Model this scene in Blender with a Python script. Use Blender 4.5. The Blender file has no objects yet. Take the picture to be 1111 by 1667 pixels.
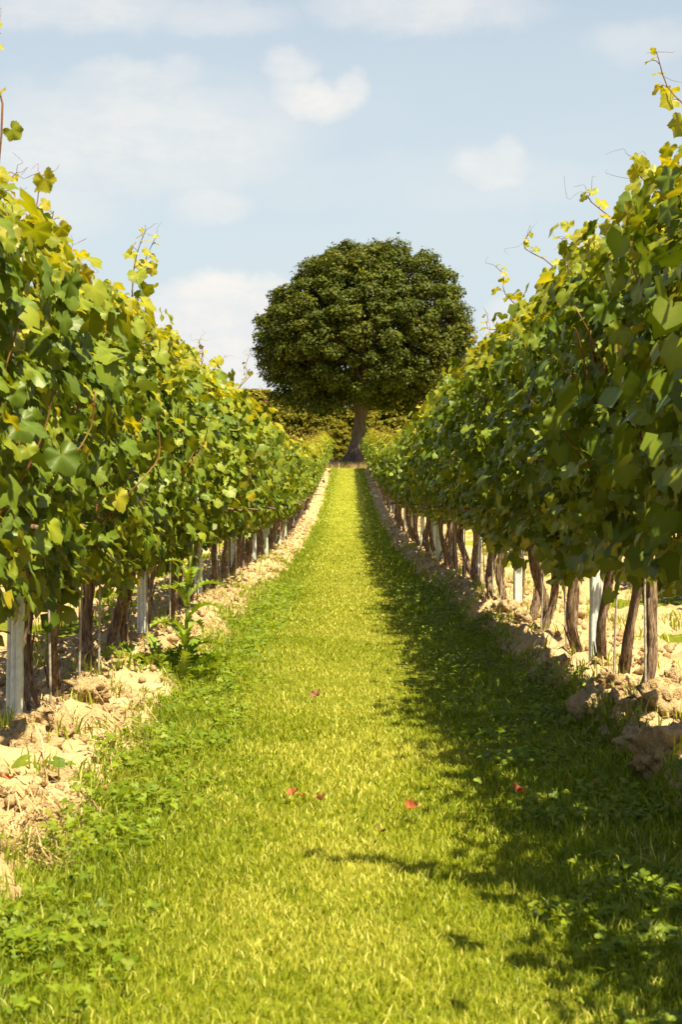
import bpy, math, random
import numpy as np
from mathutils import Matrix, Vector

RNG = np.random.default_rng(11)
random.seed(11)
SC = bpy.context.scene
COL = SC.collection

# ------------------------------------------------------------------ camera
F_PX, VPX, HORIZ, CAM_H = 2800.0, 566.0, 793.0, 0.95      # in pixels of the 1111 x 1667 photograph
cd = bpy.data.cameras.new('camera')
cd.sensor_fit = 'VERTICAL'; cd.sensor_height = 36.0
cd.lens = 36.0 * F_PX / 1667.0
cd.clip_start = 0.1; cd.clip_end = 3000
cd.dof.use_dof = True; cd.dof.focus_distance = 10.0; cd.dof.aperture_fstop = 11.0
cam = bpy.data.objects.new('camera', cd); COL.objects.link(cam)
cam.location = (0, 0, CAM_H)
cam.rotation_euler = (math.pi/2 - (833.5-HORIZ)/F_PX, 0, (VPX-555.5)/F_PX)
SC.camera = cam

# ------------------------------------------------------------------ light
SUN_EL, SUN_PHI = math.radians(62), math.radians(51)       # phi: from +x (right) round towards behind the camera
TO_SUN = Vector((math.cos(SUN_EL)*math.cos(SUN_PHI), -math.cos(SUN_EL)*math.sin(SUN_PHI), math.sin(SUN_EL)))
sd = bpy.data.lights.new('sun', 'SUN'); sd.energy = 5.0; sd.angle = math.radians(0.53); sd.color = (1.0, 0.89, 0.57)
sun = bpy.data.objects.new('sun', sd); COL.objects.link(sun)
sun.rotation_euler = (-TO_SUN).to_track_quat('-Z', 'Y').to_euler()
SC.view_settings.view_transform = 'Standard'; SC.view_settings.look = 'None'
SC.view_settings.gamma = 1.0; SC.view_settings.use_curve_mapping = False
SC.view_settings.exposure = 1.35
SC.cycles.max_bounces = 8; SC.cycles.transparent_max_bounces = 8
SC.cycles.use_denoising = True


class NT:
    """tiny node helper"""
    def __init__(self, tree):
        self.t = tree; self.t.nodes.clear()
    def n(self, typ, **kw):
        nd = self.t.nodes.new(typ)
        for k, v in kw.items(): setattr(nd, k, v)
        return nd
    def put(self, sock, v):
        if isinstance(v, bpy.types.NodeSocket): self.t.links.new(v, sock)
        else: sock.default_value = v
    def math(self, op, a, b=0.0, c=0.0, clamp=False):
        nd = self.n('ShaderNodeMath', operation=op, use_clamp=clamp)
        self.put(nd.inputs[0], a); self.put(nd.inputs[1], b); self.put(nd.inputs[2], c)
        return nd.outputs[0]
    def mix(self, f, a, b, blend='MIX'):
        nd = self.n('ShaderNodeMix', data_type='RGBA', blend_type=blend)
        self.put(nd.inputs[0], f); self.put(nd.inputs[6], a); self.put(nd.inputs[7], b)
        return nd.outputs[2]
    def noise(self, vec, scale, detail=3.0, rough=0.55, dims='3D', out=0):
        nd = self.n('ShaderNodeTexNoise', noise_dimensions=dims)
        if vec is not None: self.put(nd.inputs['Vector'], vec)
        nd.inputs['Scale'].default_value = scale; nd.inputs['Detail'].default_value = detail; nd.inputs['Roughness'].default_value = rough
        return nd.outputs[out]
    def step(self, v, lo, hi):
        nd = self.n('ShaderNodeMapRange', interpolation_type='SMOOTHSTEP')
        self.put(nd.inputs[0], v); self.put(nd.inputs[1], lo); self.put(nd.inputs[2], hi)
        return nd.outputs[0]
    def ramp(self, f, stops):
        nd = self.n('ShaderNodeValToRGB'); e = nd.color_ramp.elements
        while len(e) < len(stops): e.new(0.5)
        for k, (p, c) in enumerate(stops):
            e[k].position = p; e[k].color = (*c, 1)
        self.put(nd.inputs[0], f)
        return nd.outputs[0]
    def attr(self, name):
        return self.n('ShaderNodeAttribute', attribute_name=name).outputs['Fac']


# sky: Nishita with a thin veil and fair weather cumulus laid out by direction
world = bpy.data.worlds.new('World'); SC.world = world; world.use_nodes = True
w = NT(world.node_tree)
sky = w.n('ShaderNodeTexSky', sky_type='NISHITA', sun_disc=False)
sky.sun_elevation = SUN_EL; sky.sun_rotation = math.atan2(TO_SUN.x, TO_SUN.y)
sky.air_density = 1.0; sky.dust_density = 1.2; sky.ozone_density = 1.0; sky.altitude = 100
D = w.n('ShaderNodeTexCoord').outputs['Generated']
warp = w.noise(D, 26.0, 6.0, 0.62, out=1)
wv = w.n('ShaderNodeVectorMath', operation='SUBTRACT'); w.put(wv.inputs[0], warp); wv.inputs[1].default_value = (0.5, 0.5, 0.5)
wm = w.n('ShaderNodeVectorMath', operation='SCALE'); w.put(wm.inputs[0], wv.outputs[0]); wm.inputs['Scale'].default_value = 0.026
wa = w.n('ShaderNodeVectorMath', operation='ADD'); w.put(wa.inputs[0], D); w.put(wa.inputs[1], wm.outputs[0])
sp = w.n('ShaderNodeSeparateXYZ'); w.put(sp.inputs[0], wa.outputs[0])
yy = w.math('MAXIMUM', sp.outputs[1], 0.05)
U = w.math('DIVIDE', sp.outputs[0], yy); V_ = w.math('DIVIDE', sp.outputs[2], yy)
# (px, py, rx, ry, opacity, softness)
CLOUDS = [(345, 540, 150, 108, .95, .5), (425, 505, 75, 66, .85, .4), (280, 600, 130, 90, .85, .3), (420, 610, 90, 80, .7, .2),
          (468, 118, 56, 50, .72, .0), (505, 168, 100, 44, .8, .05), (568, 148, 42, 46, .72, .0),
          (795, 276, 92, 48, .72, .0), (828, 262, 44, 42, .6, .0),
          (225, 132, 150, 44, .5, .0), (292, 116, 46, 38, .4, .0), (345, 330, 90, 42, .5, .0),
          (690, 10, 240, 60, .62, .0), (120, 10, 240, 60, .6, .0), (818, 520, 52, 46, .75, .1), (1050, 70, 120, 44, .35, .0), (350, 30, 160, 40, .4, .0),
          (200, 225, 380, 130, .62, .0), (60, 330, 200, 80, .4, .0), (700, 300, 420, 60, .2, .05)]
cloud = None
for px, py, rx, ry, op, soft in CLOUDS:
    a = w.math('MULTIPLY', w.math('SUBTRACT', U, (px-VPX)/F_PX), F_PX/rx)
    b = w.math('MULTIPLY', w.math('SUBTRACT', V_, (HORIZ-py)/F_PX), F_PX/ry)
    d2 = w.math('ADD', w.math('MULTIPLY', a, a), w.math('MULTIPLY', b, b))
    m = w.math('MULTIPLY', w.step(d2, 1.0, soft), op)
    cloud = m if cloud is None else w.math('MAXIMUM', cloud, m)
front = w.step(sp.outputs[1], 0.86, 0.93)
gen = w.n('ShaderNodeMapping'); gen.inputs['Scale'].default_value = (1, 1, 2.6); w.put(gen.inputs[0], D)
gn = w.noise(gen.outputs[0], 5.0, 6.0, 0.58)
generic = w.math('MULTIPLY', w.step(gn, 0.58, 0.72), w.math('MULTIPLY', w.math('SUBTRACT', 1.0, front), 0.65))
wisp = w.math('ADD', 0.72, w.math('MULTIPLY', w.step(w.noise(gen.outputs[0], 30.0, 5.0, .65), .35, .65), 0.33))
cloud = w.math('MAXIMUM', w.math('MULTIPLY', w.math('MULTIPLY', cloud, wisp, clamp=True), front), generic)
tone = w.noise(D, 18.0, 4.0, 0.6)
ccol = w.mix(w.step(tone, 0.35, 0.65), (5.9, 5.95, 5.95, 1), (6.7, 6.45, 6.05, 1))
dz = w.n('ShaderNodeSeparateXYZ'); w.put(dz.inputs[0], D)
hazy = w.step(dz.outputs[2], 0.50, 0.14)                 # the veil thins towards the zenith
veil = w.math('MULTIPLY', hazy, w.math('ADD', 0.6, w.math('MULTIPLY', w.noise(gen.outputs[0], 4.0, 5.0), 0.45)))
hs = w.n('ShaderNodeHueSaturation'); hs.inputs['Saturation'].default_value = 0.9; w.put(hs.inputs['Color'], sky.outputs[0])
base = w.mix(veil, hs.outputs[0], (4.9, 5.55, 5.8, 1))
final = w.mix(cloud, base, ccol)
bg = w.n('ShaderNodeBackground'); w.put(bg.inputs[0], final); bg.inputs[1].default_value = 0.057
wo = w.n('ShaderNodeOutputWorld'); w.put(wo.inputs[0], bg.outputs[0])
world.cycles.sampling_method = 'MANUAL'; world.cycles.sample_map_resolution = 512


# ------------------------------------------------------------------ noise and mesh helpers
def _hash(i, j, s):
    n = (i.astype(np.int64)*374761393 + j.astype(np.int64)*668265263 + s*1442695041) & 0x7fffffff
    n = ((n ^ (n >> 13))*1274126177) & 0x7fffffff
    return ((n ^ (n >> 16)) & 0xffff)/65535.0

def vnoise(x, y, s=0):
    x = np.asarray(x, float); y = np.asarray(y, float)
    i, j = np.floor(x), np.floor(y); fx, fy = x-i, y-j
    fx = fx*fx*(3-2*fx); fy = fy*fy*(3-2*fy)
    i = i.astype(np.int64); j = j.astype(np.int64)
    return ((_hash(i, j, s)*(1-fx)+_hash(i+1, j, s)*fx)*(1-fy) + (_hash(i, j+1, s)*(1-fx)+_hash(i+1, j+1, s)*fx)*fy)

def fbm(x, y, s=0, o=4):
    t, a, n = 0, 0.5, 0
    for k in range(o):
        t = t + a*vnoise(x*2**k, y*2**k, s+k*17); n += a; a *= 0.55
    return t/n

def ss(x, a, b):
    t = np.clip((np.asarray(x, float)-a)/(b-a), 0, 1); return t*t*(3-2*t)

def mk_mesh(name, V, F, mats, attrs=None, midx=None, smooth=True):
    V = np.asarray(V, np.float32); F = np.asarray(F, np.int32)
    me = bpy.data.meshes.new(name)
    k = F.shape[1]
    me.vertices.add(len(V)); me.vertices.foreach_set('co', V.ravel())
    me.loops.add(F.size); me.loops.foreach_set('vertex_index', F.ravel())
    me.polygons.add(len(F)); me.polygons.foreach_set('loop_start', np.arange(0, F.size, k, dtype=np.int32))
    if smooth: me.polygons.foreach_set('use_smooth', np.ones(len(F), bool))
    for m in mats: me.materials.append(m)
    if midx is not None: me.polygons.foreach_set('material_index', np.asarray(midx, np.int32))
    for k_, v in (attrs or {}).items():
        at = me.attributes.new(k_, 'FLOAT', 'POINT'); at.data.foreach_set('value', np.asarray(v, np.float32))
    me.update(calc_edges=True)
    return me

def link(name, data, parent=None, loc=None, mat=None):
    o = bpy.data.objects.new(name, data); COL.objects.link(o)
    if parent is not None: o.parent = parent
    if loc is not None: o.location = loc
    if mat is not None: o.matrix_basis = mat
    return o

def tag(o, label, cat, group=None, kind=None):
    o['label'] = label; o['category'] = cat
    if group: o['group'] = group
    if kind: o['kind'] = kind
    return o

class Batch:
    def __init__(self): self.V, self.F, self.M, self.A, self.n = [], [], [], {}, 0
    def add(self, V, F, m=0, **attrs):
        V = np.asarray(V, float); F = np.asarray(F, int)
        self.V.append(V); self.F.append(F+self.n); self.M.append(np.full(len(F), m)); self.n += len(V)
        for k, v in attrs.items():
            self.A.setdefault(k, []).append(np.broadcast_to(np.asarray(v, float), (len(V),)))
    def mesh(self, name, mats, smooth=True):
        return mk_mesh(name, np.concatenate(self.V), np.concatenate(self.F), mats,
                       {k: np.concatenate(v) for k, v in self.A.items()}, np.concatenate(self.M), smooth)

def norm(v): return v/np.maximum(np.linalg.norm(v, axis=-1, keepdims=True), 1e-9)

def frames(nrm, tip):
    """rotation matrices (N,3,3): columns x, y (tip), z (normal)"""
    z = norm(nrm); y = norm(tip - (tip*z).sum(-1, keepdims=True)*z); x = np.cross(y, z)
    return np.stack([x, y, z], -1)

def stamp(LV, LF, R, P, S):
    """copies of one small mesh: N frames R, positions P, sizes S -> V, F"""
    V = np.einsum('nij,kj->nki', R*S[:, None, None], LV) + P[:, None, :]
    F = LF[None] + (np.arange(len(P))*len(LV))[:, None, None]
    return V.reshape(-1, 3), F.reshape(-1, LF.shape[1])

def tube(pts, rad, seg=6, bark=0.0, seed=0, twist=0.0, cap=True):
    pts = np.asarray(pts, float); n = len(pts); rad = np.broadcast_to(np.asarray(rad, float), (n,))
    t = norm(np.gradient(pts, axis=0))
    ref = np.array([0.0, 1.0, 0.0]) if abs(t[0][1]) < 0.9 else np.array([1.0, 0, 0])
    a = norm(np.cross(t, ref)); b = np.cross(t, a)
    th = np.linspace(0, 2*math.pi, seg, endpoint=False)
    TH = th[None, :] + np.linspace(0, twist, n)[:, None]
    R = np.repeat(rad[:, None], seg, 1)
    if bark:
        u = np.cos(th)*2.2; v = np.sin(th)*2.2
        k = np.linspace(0, n*0.16, n)[:, None]
        R = R*(1 + bark*(2*vnoise(u[None]*1.5+k+seed*3.1, v[None]*1.5+k*.7, seed)-1) + bark*.6*(2*vnoise(u[None]*3.2+seed, v[None]*3.2+k*4, seed+5)-1))
    V = pts[:, None] + R[..., None]*(np.cos(TH)[..., None]*a[:, None] + np.sin(TH)[..., None]*b[:, None])
    V = V.reshape(-1, 3)
    i = np.arange(n-1)[:, None]*seg; j = np.arange(seg)[None]; jn = (j+1) % seg
    q0, q1, q2, q3 = (i+j).ravel(), (i+jn).ravel(), (i+seg+jn).ravel(), (i+seg+j).ravel()
    F = np.concatenate([np.stack([q0, q1, q2], 1), np.stack([q0, q2, q3], 1)])
    if cap:
        V = np.concatenate([V, pts[-1:], pts[:1]]); c = len(V)-2; o = (n-1)*seg
        jj = np.arange(seg); jk = (jj+1) % seg
        F = np.concatenate([F, np.stack([o+jj, o+jk, np.full(seg, c)], 1), np.stack([jk, jj, np.full(seg, c+1)], 1)])
    return V, F

def spline(ctrl, n):
    ctrl = np.asarray(ctrl, float); m = len(ctrl); t = np.linspace(0, m-1-1e-6, n); i = t.astype(int); f = (t-i)[:, None]
    p = lambda k: ctrl[np.clip(i+k, 0, m-1)]
    p0, p1, p2, p3 = p(-1), p(0), p(1), p(2)
    return .5*((2*p1)+(-p0+p2)*f+(2*p0-5*p1+4*p2-p3)*f**2+(-p0+3*p1-3*p2+p3)*f**3)


# ------------------------------------------------------------------ terrain
_py = [-60, 0, 5, 13, 20, 32, 43, 51, 58, 72, 86, 92, 110, 200, 600]
_pz = [0, 0, .0, -.03, -.10, -.14, .06, .27, .58, 1.18, 1.80, 2.10, 2.5, 3.0, 3.0]
_gy = np.linspace(-60, 600, 6601); _gz = np.interp(_gy, _py, _pz)
_k = np.hanning(61); _k /= _k.sum(); _gz = np.convolve(np.pad(_gz, 30, mode='edge'), _k, 'valid')
def prof(y): return np.interp(y, _gy, _gz)

ROW_X, PITCH, ROW_END = 1.18, 2.36, 87.0
def grass_edge(x, y):
    """half width of the mown strip on the side of x"""
    wid = np.where(np.asarray(x) < 0, 0.80-.06*ss(y, 9, 6), 0.84 + 0.10*ss(y, 14, 8))
    return wid + 0.16*(fbm(np.asarray(y)*1.3, np.sign(x)*3.0+np.zeros_like(y), 5)-.5) + 0.10*(fbm(np.asarray(y)*5, np.sign(x)*9.0+np.zeros_like(y), 8, 3)-.5)

def soilness(x, y):
    x = np.asarray(x, float); y = np.asarray(y, float)
    e = np.abs(x) - grass_edge(x, y)
    s = ss(e, -.05, .06)
    far = np.abs(x) - (ROW_X+.55) + .9*(fbm(x*1.1, y*.8, 41, 3)-.5)
    s = s*(1 - .72*ss(far, 0, .25)*ss(fbm(x*1.7, y*1.3, 77, 4), .43, .56))
    return s*(1-ss(y, ROW_END-1.5, ROW_END+.5))

def gz(x, y, fine=True):
    x = np.asarray(x, float); y = np.asarray(y, float)
    z = prof(y) + .03*(fbm(x*.7, y*.5, 3, 3)-.5)
    s = soilness(x, y)
    ax = np.abs(np.mod(x+PITCH, PITCH)-PITCH/2)      # 0 at the rows
    bank = np.exp(-((ax)/.26)**2)
    z = z + s*(.075*bank + .012)
    if fine:
        lump = 1-np.abs(2*fbm(x*4.2, y*4.2, 21, 4)-1)*1.6
        lump2 = fbm(x*15, y*15, 25, 3)
        lump3 = 1-np.abs(2*vnoise(x*8, y*8, 29)-1)
        amp = np.where(x > 0, 1.35, 1.1)
        z = z + s*amp*(.075*(lump-.45) + .045*(lump2-.5) + .035*(lump3-.5))
        z = z + (1-s)*.012*(fbm(x*6, y*6, 33, 2)-.5)
    return z


# ------------------------------------------------------------------ materials
def mat(name):
    m = bpy.data.materials.new(name); m.use_nodes = True
    return m, NT(m.node_tree)

def finish(t, col, rough=0.8, spec=0.3, bump=None, bstr=0.3, bdist=0.01, trans=None, tmix=0.35, metal=0.0):
    p = t.n('ShaderNodeBsdfPrincipled'); t.put(p.inputs['Base Color'], col); t.put(p.inputs['Roughness'], rough)
    p.inputs['Specular IOR Level'].default_value = spec; p.inputs['Metallic'].default_value = metal
    if bump is not None:
        b = t.n('ShaderNodeBump'); b.inputs['Strength'].default_value = bstr; b.inputs['Distance'].default_value = bdist
        t.put(b.inputs['Height'], bump); t.put(p.inputs['Normal'], b.outputs[0])
    out = t.n('ShaderNodeOutputMaterial'); sh = p.outputs[0]
    if trans is not None:
        tr = t.n('ShaderNodeBsdfTranslucent'); t.put(tr.inputs[0], trans)
        mx = t.n('ShaderNodeMixShader'); t.put(mx.inputs[0], tmix); t.put(mx.inputs[1], sh); t.put(mx.inputs[2], tr.outputs[0]); sh = mx.outputs[0]
    t.put(out.inputs[0], sh)

def pos(t): return t.n('ShaderNodeNewGeometry').outputs['Position']
def ocoord(t): return t.n('ShaderNodeTexCoord').outputs['Object']

def leaf_material(name, mature, young, tmix=0.36, rough=0.45, spec=0.3, dry=0.0):
    m, t = mat(name)
    rnd = t.math('FRACT', t.math('ADD', t.attr('rnd'), t.n('ShaderNodeObjectInfo').outputs['Random']))
    a = t.ramp(rnd, mature); b = t.ramp(rnd, young)
    c = t.mix(t.attr('young'), a, b)
    blot = t.noise(pos(t), 60.0, 2.0)
    c = t.mix(t.math('MULTIPLY', t.step(blot, .45, .75), .35), c, t.mix(1.0, c, (1.25, 1.08, .7, 1), 'MULTIPLY'))
    vein = t.attr('vein')
    c = t.mix(t.math('MULTIPLY', vein, .45), c, t.mix(1.0, c, (1.7, 1.55, 1.5, 1), 'MULTIPLY'))
    tc = t.mix(1.0, c, (1.7, 1.5, .4, 1), 'MULTIPLY')
    finish(t, c, rough, spec, blot, .25, .004, tc, t.math('ADD', tmix, t.math('MULTIPLY', t.attr('young'), .2)))
    return m

LEAF = leaf_material('vine_leaf',
    [(0, (.065, .105, .008)), (.3, (.092, .138, .010)), (.6, (.135, .18, .013)), (.85, (.19, .22, .015)), (1, (.11, .165, .028))],
    [(0, (.22, .245, .016)), (.4, (.28, .29, .018)), (.75, (.35, .33, .022)), (1, (.33, .265, .03))], .22)
OAKLEAF = leaf_material('oak_leaf',
    [(0, (.032, .048, .004)), (.35, (.055, .074, .005)), (.7, (.088, .104, .006)), (1, (.135, .138, .008))],
    [(0, (.12, .13, .010)), (1, (.16, .155, .012))], .2, .55, .2)
BUSHLEAF = leaf_material('bush_leaf',
    [(0, (.09, .095, .008)), (.4, (.14, .135, .010)), (.8, (.19, .17, .013)), (1, (.24, .18, .018))],
    [(0, (.12, .13, .02)), (1, (.16, .15, .03))], .25, .6, .15)
THISTLE = leaf_material('thistle_leaf',
    [(0, (.13, .20, .02)), (1, (.19, .26, .035))], [(0, (.2, .25, .05)), (1, (.24, .28, .06))], .25, .45, .4)
CLOVER = leaf_material('clover_leaf',
    [(0, (.085, .14, .008)), (.5, (.135, .20, .010)), (1, (.19, .25, .014))], [(0, (.2, .26, .02)), (1, (.24, .28, .03))], .35, .5, .3)

def grass_material():
    m, t = mat('grass_blade')
    r = t.attr('rnd'); dry = t.attr('dry')
    g = t.ramp(r, [(0, (.11, .15, .004)), (.4, (.20, .25, .006)), (.75, (.29, .33, .009)), (1, (.38, .40, .016))])
    d = t.ramp(r, [(0, (.38, .38, .035)), (.5, (.54, .51, .085)), (1, (.70, .63, .19))])
    lush = t.ramp(r, [(0, (.075, .125, .004)), (.5, (.135, .205, .006)), (1, (.23, .30, .010))])
    c = t.mix(dry, t.mix(t.attr('lush'), g, lush), d)
    finish(t, c, .5, .3, None, trans=t.mix(1.0, c, (1.5, 1.45, .6, 1), 'MULTIPLY'), tmix=.35)
    return m
GRASS = grass_material()

def straw_material():
    m, t = mat('dry_straw')
    c = t.ramp(t.attr('rnd'), [(0, (.26, .17, .075)), (.5, (.42, .30, .14)), (1, (.56, .44, .22))])
    finish(t, c, .6, .25, None, trans=c, tmix=.15)
    return m
STRAW = straw_material()

def soil_color(t, P):
    n1 = t.noise(P, 3.0, 4.0); n2 = t.noise(P, 38.0, 4.0, .65); n3 = t.noise(P, 160.0, 2.0)
    c = t.ramp(n1, [(.3, (.36, .24, .125)), (.5, (.46, .325, .18)), (.7, (.54, .40, .24))])
    c = t.mix(t.math('MULTIPLY', t.step(n2, .5, .68), .5), c, (.25, .155, .075, 1))
    h = t.math('ADD', t.math('MULTIPLY', n2, .8), t.math('MULTIPLY', n3, .35))
    return c, h

def soil_material():
    m, t = mat('dry_clay'); c, h = soil_color(t, pos(t))
    rv = t.n('ShaderNodeObjectInfo').outputs['Random']
    c = t.mix(t.math('MULTIPLY', rv, .2), c, (.40, .25, .115, 1))
    finish(t, c, .95, .1, h, 1.0, .03); return m
SOIL = soil_material()

def ground_material():
    m, t = mat('field_ground'); P = pos(t)
    c, h = soil_color(t, P)
    g = t.ramp(t.noise(P, 22.0, 4.0, .7), [(.3, (.07, .095, .005)), (.5, (.13, .15, .008)), (.7, (.22, .21, .025))])
    gp = t.ramp(t.noise(P, 5.0, 4.0, .7), [(.35, (.17, .20, .010)), (.65, (.29, .28, .035))])
    sx = t.n('ShaderNodeSeparateXYZ'); t.put(sx.inputs[0], P)
    g = t.mix(t.step(sx.outputs[1], 12.0, 40.0), g, gp)
    s = t.math('ADD', t.attr('soil'), t.math('MULTIPLY', t.math('SUBTRACT', t.noise(P, 30.0, 4.0), .5), .7))
    s = t.step(s, .38, .6)
    finish(t, t.mix(s, g, c), .95, .12, h, .8, .02); return m
GROUND = ground_material()

def bark_material(name, stops, scale=26.0, squash=.16, bstr=1.0, bdist=.012):
    m, t = mat(name)
    mp = t.n('ShaderNodeMapping'); mp.inputs['Scale'].default_value = (1, 1, squash); t.put(mp.inputs[0], ocoord(t))
    n = t.noise(mp.outputs[0], scale, 5.0, .7); n2 = t.noise(mp.outputs[0], scale*3.1, 3.0, .6)
    f = t.math('ADD', t.math('MULTIPLY', n, .7), t.math('MULTIPLY', n2, .3))
    c = t.ramp(f, stops)
    rv = t.n('ShaderNodeObjectInfo').outputs['Random']
    c = t.mix(t.math('MULTIPLY', rv, .3), c, t.mix(1.0, c, (.6, .55, .5, 1), 'MULTIPLY'))
    finish(t, c, .92, .15, f, bstr, bdist); return m
BARK = bark_material('vine_bark', [(.36, (.035, .022, .014)), (.47, (.14, .092, .06)), (.56, (.28, .195, .135)), (.68, (.42, .32, .24))], 75.0, .13)
OAKBARK = bark_material('oak_bark', [(.3, (.05, .037, .026)), (.5, (.14, .105, .075)), (.7, (.26, .20, .15))], 5.0, .22, 1.0, .08)

def cane_material():
    m, t = mat('vine_cane')
    c = t.ramp(t.noise(pos(t), 9.0, 2.0), [(.3, (.12, .035, .018)), (.5, (.18, .065, .025)), (.7, (.20, .13, .03))])
    finish(t, c, .55, .35); return m
CANE = cane_material()

def zinc_material():
    m, t = mat('galvanised_steel'); P = ocoord(t)
    n = t.noise(P, 45.0, 3.0, .6); st = t.noise(P, 6.0, 4.0)
    c = t.ramp(n, [(.35, (.50, .53, .52)), (.6, (.66, .68, .66))])
    c = t.mix(t.math('MULTIPLY', t.step(st, .52, .7), .5), c, (.30, .29, .26, 1))
    finish(t, c, .6, .4, n, .15, .002, metal=.1); return m
ZINC = zinc_material()

def plain(name, c1, c2, rough=.6, scale=30.0, spec=.35, trans=None, tmix=.3):
    m, t = mat(name); n = t.noise(ocoord(t), scale, 3.0)
    c = t.ramp(n, [(.35, c1), (.65, c2)])
    finish(t, c, rough, spec, n, .2, .003, trans=(c if trans else None), tmix=tmix); return m
TUBE = plain('pale_green_plastic', (.52, .60, .47), (.64, .70, .58), .5, 14.0, .4, True, .3)
ROD = plain('weathered_rod', (.24, .20, .165), (.40, .36, .31), .6, 60.0)
DEADLEAF = [plain('dead_leaf_red', (.30, .075, .022), (.46, .15, .04), .6, 40.0, .3, True),
            plain('dead_leaf_brown', (.13, .06, .03), (.24, .12, .055), .7, 40.0, .3),
            plain('dead_leaf_tan', (.48, .20, .08), (.58, .30, .13), .6, 40.0, .3, True)]
TWIG = plain('bleached_twig', (.46, .33, .20), (.62, .47, .31), .7, 50.0)


# ------------------------------------------------------------------ ground sheet
def axis_x():
    h = np.concatenate([np.arange(0, .62, .08), np.arange(.62, 1.7, .027), np.arange(1.7, 4.2, .05)])
    far = 4.2*np.power(1.16, np.arange(0, 33))
    h = np.concatenate([h, far]); return np.concatenate([-h[:0:-1], h])
def axis_y():
    out = [-60, -30, -12, -6, -2]; y = 0.0
    while y < 130:
        out.append(y); y += .12 if y < 2.4 else max(.024, .0052*y)
    while y < 600: out.append(y); y *= 1.08
    return np.array(out)
gx, gyv = axis_x(), axis_y()
X, Y = np.meshgrid(gx, gyv)
Z = gz(X, Y); S = soilness(X, Y)
ny, nx = X.shape
i = (np.arange(ny-1)[:, None]*nx + np.arange(nx-1)[None]).ravel()
me = mk_mesh('ground', np.stack([X, Y, Z], -1).reshape(-1, 3), np.stack([i, i+1, i+nx+1, i+nx], 1), [GROUND], {'soil': S.ravel()})
g = link('ground', me); g['kind'] = 'structure'
g['label'] = 'ground of the vineyard, mown alley between bare tan clay strips'


# ------------------------------------------------------------------ grape leaf shapes
_LT = np.radians([0, 14, 30, 44, 56, 70, 86, 101, 116, 132, 148, 160, 169])
_LR = np.array([.62, .53, .44, .50, .56, .47, .38, .44, .47, .43, .38, .28, .14])
def grape_leaf(rng, teeth=True):
    th = np.concatenate([-_LT[:0:-1], _LT]); r = np.concatenate([_LR[:0:-1], _LR])
    r = r*(1+rng.normal(0, .05, len(r)))
    lob = rng.uniform(.3, .75); r = .47 + (r-.47)*np.where(np.abs(th) < 2.5, lob, 1)
    k = len(th)
    if teeth:
        th2 = (th[:-1]+th[1:])/2; r2 = (r[:-1]+r[1:])/2*rng.uniform(.86, 1.0, k-1)
        T = np.empty(2*k-1); Rr = np.empty(2*k-1); T[::2] = th; T[1::2] = th2; Rr[::2] = r; Rr[1::2] = r2
    else:
        T, Rr = th, r
    n = len(T)
    cup, fold, wav = rng.uniform(-.55, .25), rng.uniform(-.05, .35), rng.uniform(.02, .07)
    x, y = Rr*np.sin(T), Rr*np.cos(T)
    ph = rng.uniform(0, 6)
    zf = lambda x, y, q: cup*(x*x+y*y)*.9 + fold*np.abs(x)*.7 + wav*np.sin(T*5+ph)*q - .25*np.maximum(y, 0)**2*rng.uniform(.2, 1)
    rim = np.stack([x, y, zf(x, y, 1.0)], 1)
    mid = np.stack([x*.5, y*.5, zf(x*.5, y*.5, .3)], 1)[::2]
    V = np.concatenate([[[0, 0, 0]], mid, rim]); m = len(mid)
    F = [(0, j+1, j) for j in range(1, m)]
    o = m+1
    for j in range(m-1):
        F += [(1+j, 2+j, o+2*j+1), (1+j, o+2*j+1, o+2*j), (2+j, o+2*j+2, o+2*j+1)]
    vein = np.zeros(len(V)); vein[0] = 1
    ta = np.abs(T[::2])
    for a in (0, 56, 116): vein[1:1+m] = np.maximum(vein[1:1+m], np.exp(-((np.degrees(ta)-a)/9)**2)*.8)
    return V, np.array(F), vein

def grape_leaf_small(rng):
    th = np.radians([-165, -120, -86, -56, -30, 0, 30, 56, 86, 120, 165]); r = np.array([.2, .46, .42, .53, .46, .6, .46, .53, .42, .46, .2])*(1+rng.normal(0, .06, 11))
    cup, fold = rng.uniform(-.6, .2), rng.uniform(0, .35)
    x, y = r*np.sin(th), r*np.cos(th)
    V = np.concatenate([[[0, 0, 0]], np.stack([x, y, cup*(x*x+y*y)+fold*np.abs(x)*.6-.15*np.maximum(y, 0)**2], 1)])
    F = np.array([(0, j+1, j) for j in range(1, 11)])
    ve = np.zeros(12); ve[0] = 1
    return V, F, ve

NEAR_SHAPES = [grape_leaf(RNG) for _ in range(8)]
FAR_SHAPES = [grape_leaf_small(RNG) for _ in range(5)]
LEAF_MESH = {}
for yo in (0.0, .55, 1.0):
    LEAF_MESH[yo] = [mk_mesh('grape_leaf', v, f, [LEAF], {'rnd': np.zeros(len(v)), 'young': np.full(len(v), yo), 'vein': ve}) for v, f, ve in NEAR_SHAPES]

def add_leaves(bt, shapes, R, P, S, young, rng, m=0):
    which = rng.integers(0, len(shapes), len(P))
    rnd = rng.random(len(P))
    for k, (LV, LF, ve) in enumerate(shapes):
        s = np.nonzero(which == k)[0]
        if not len(s): continue
        V, F = stamp(LV, LF, R[s], P[s], S[s])
        bt.add(V, F, m, rnd=np.repeat(rnd[s], len(LV)), young=np.repeat(young[s], len(LV)), vein=np.tile(ve, len(s)))

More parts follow.
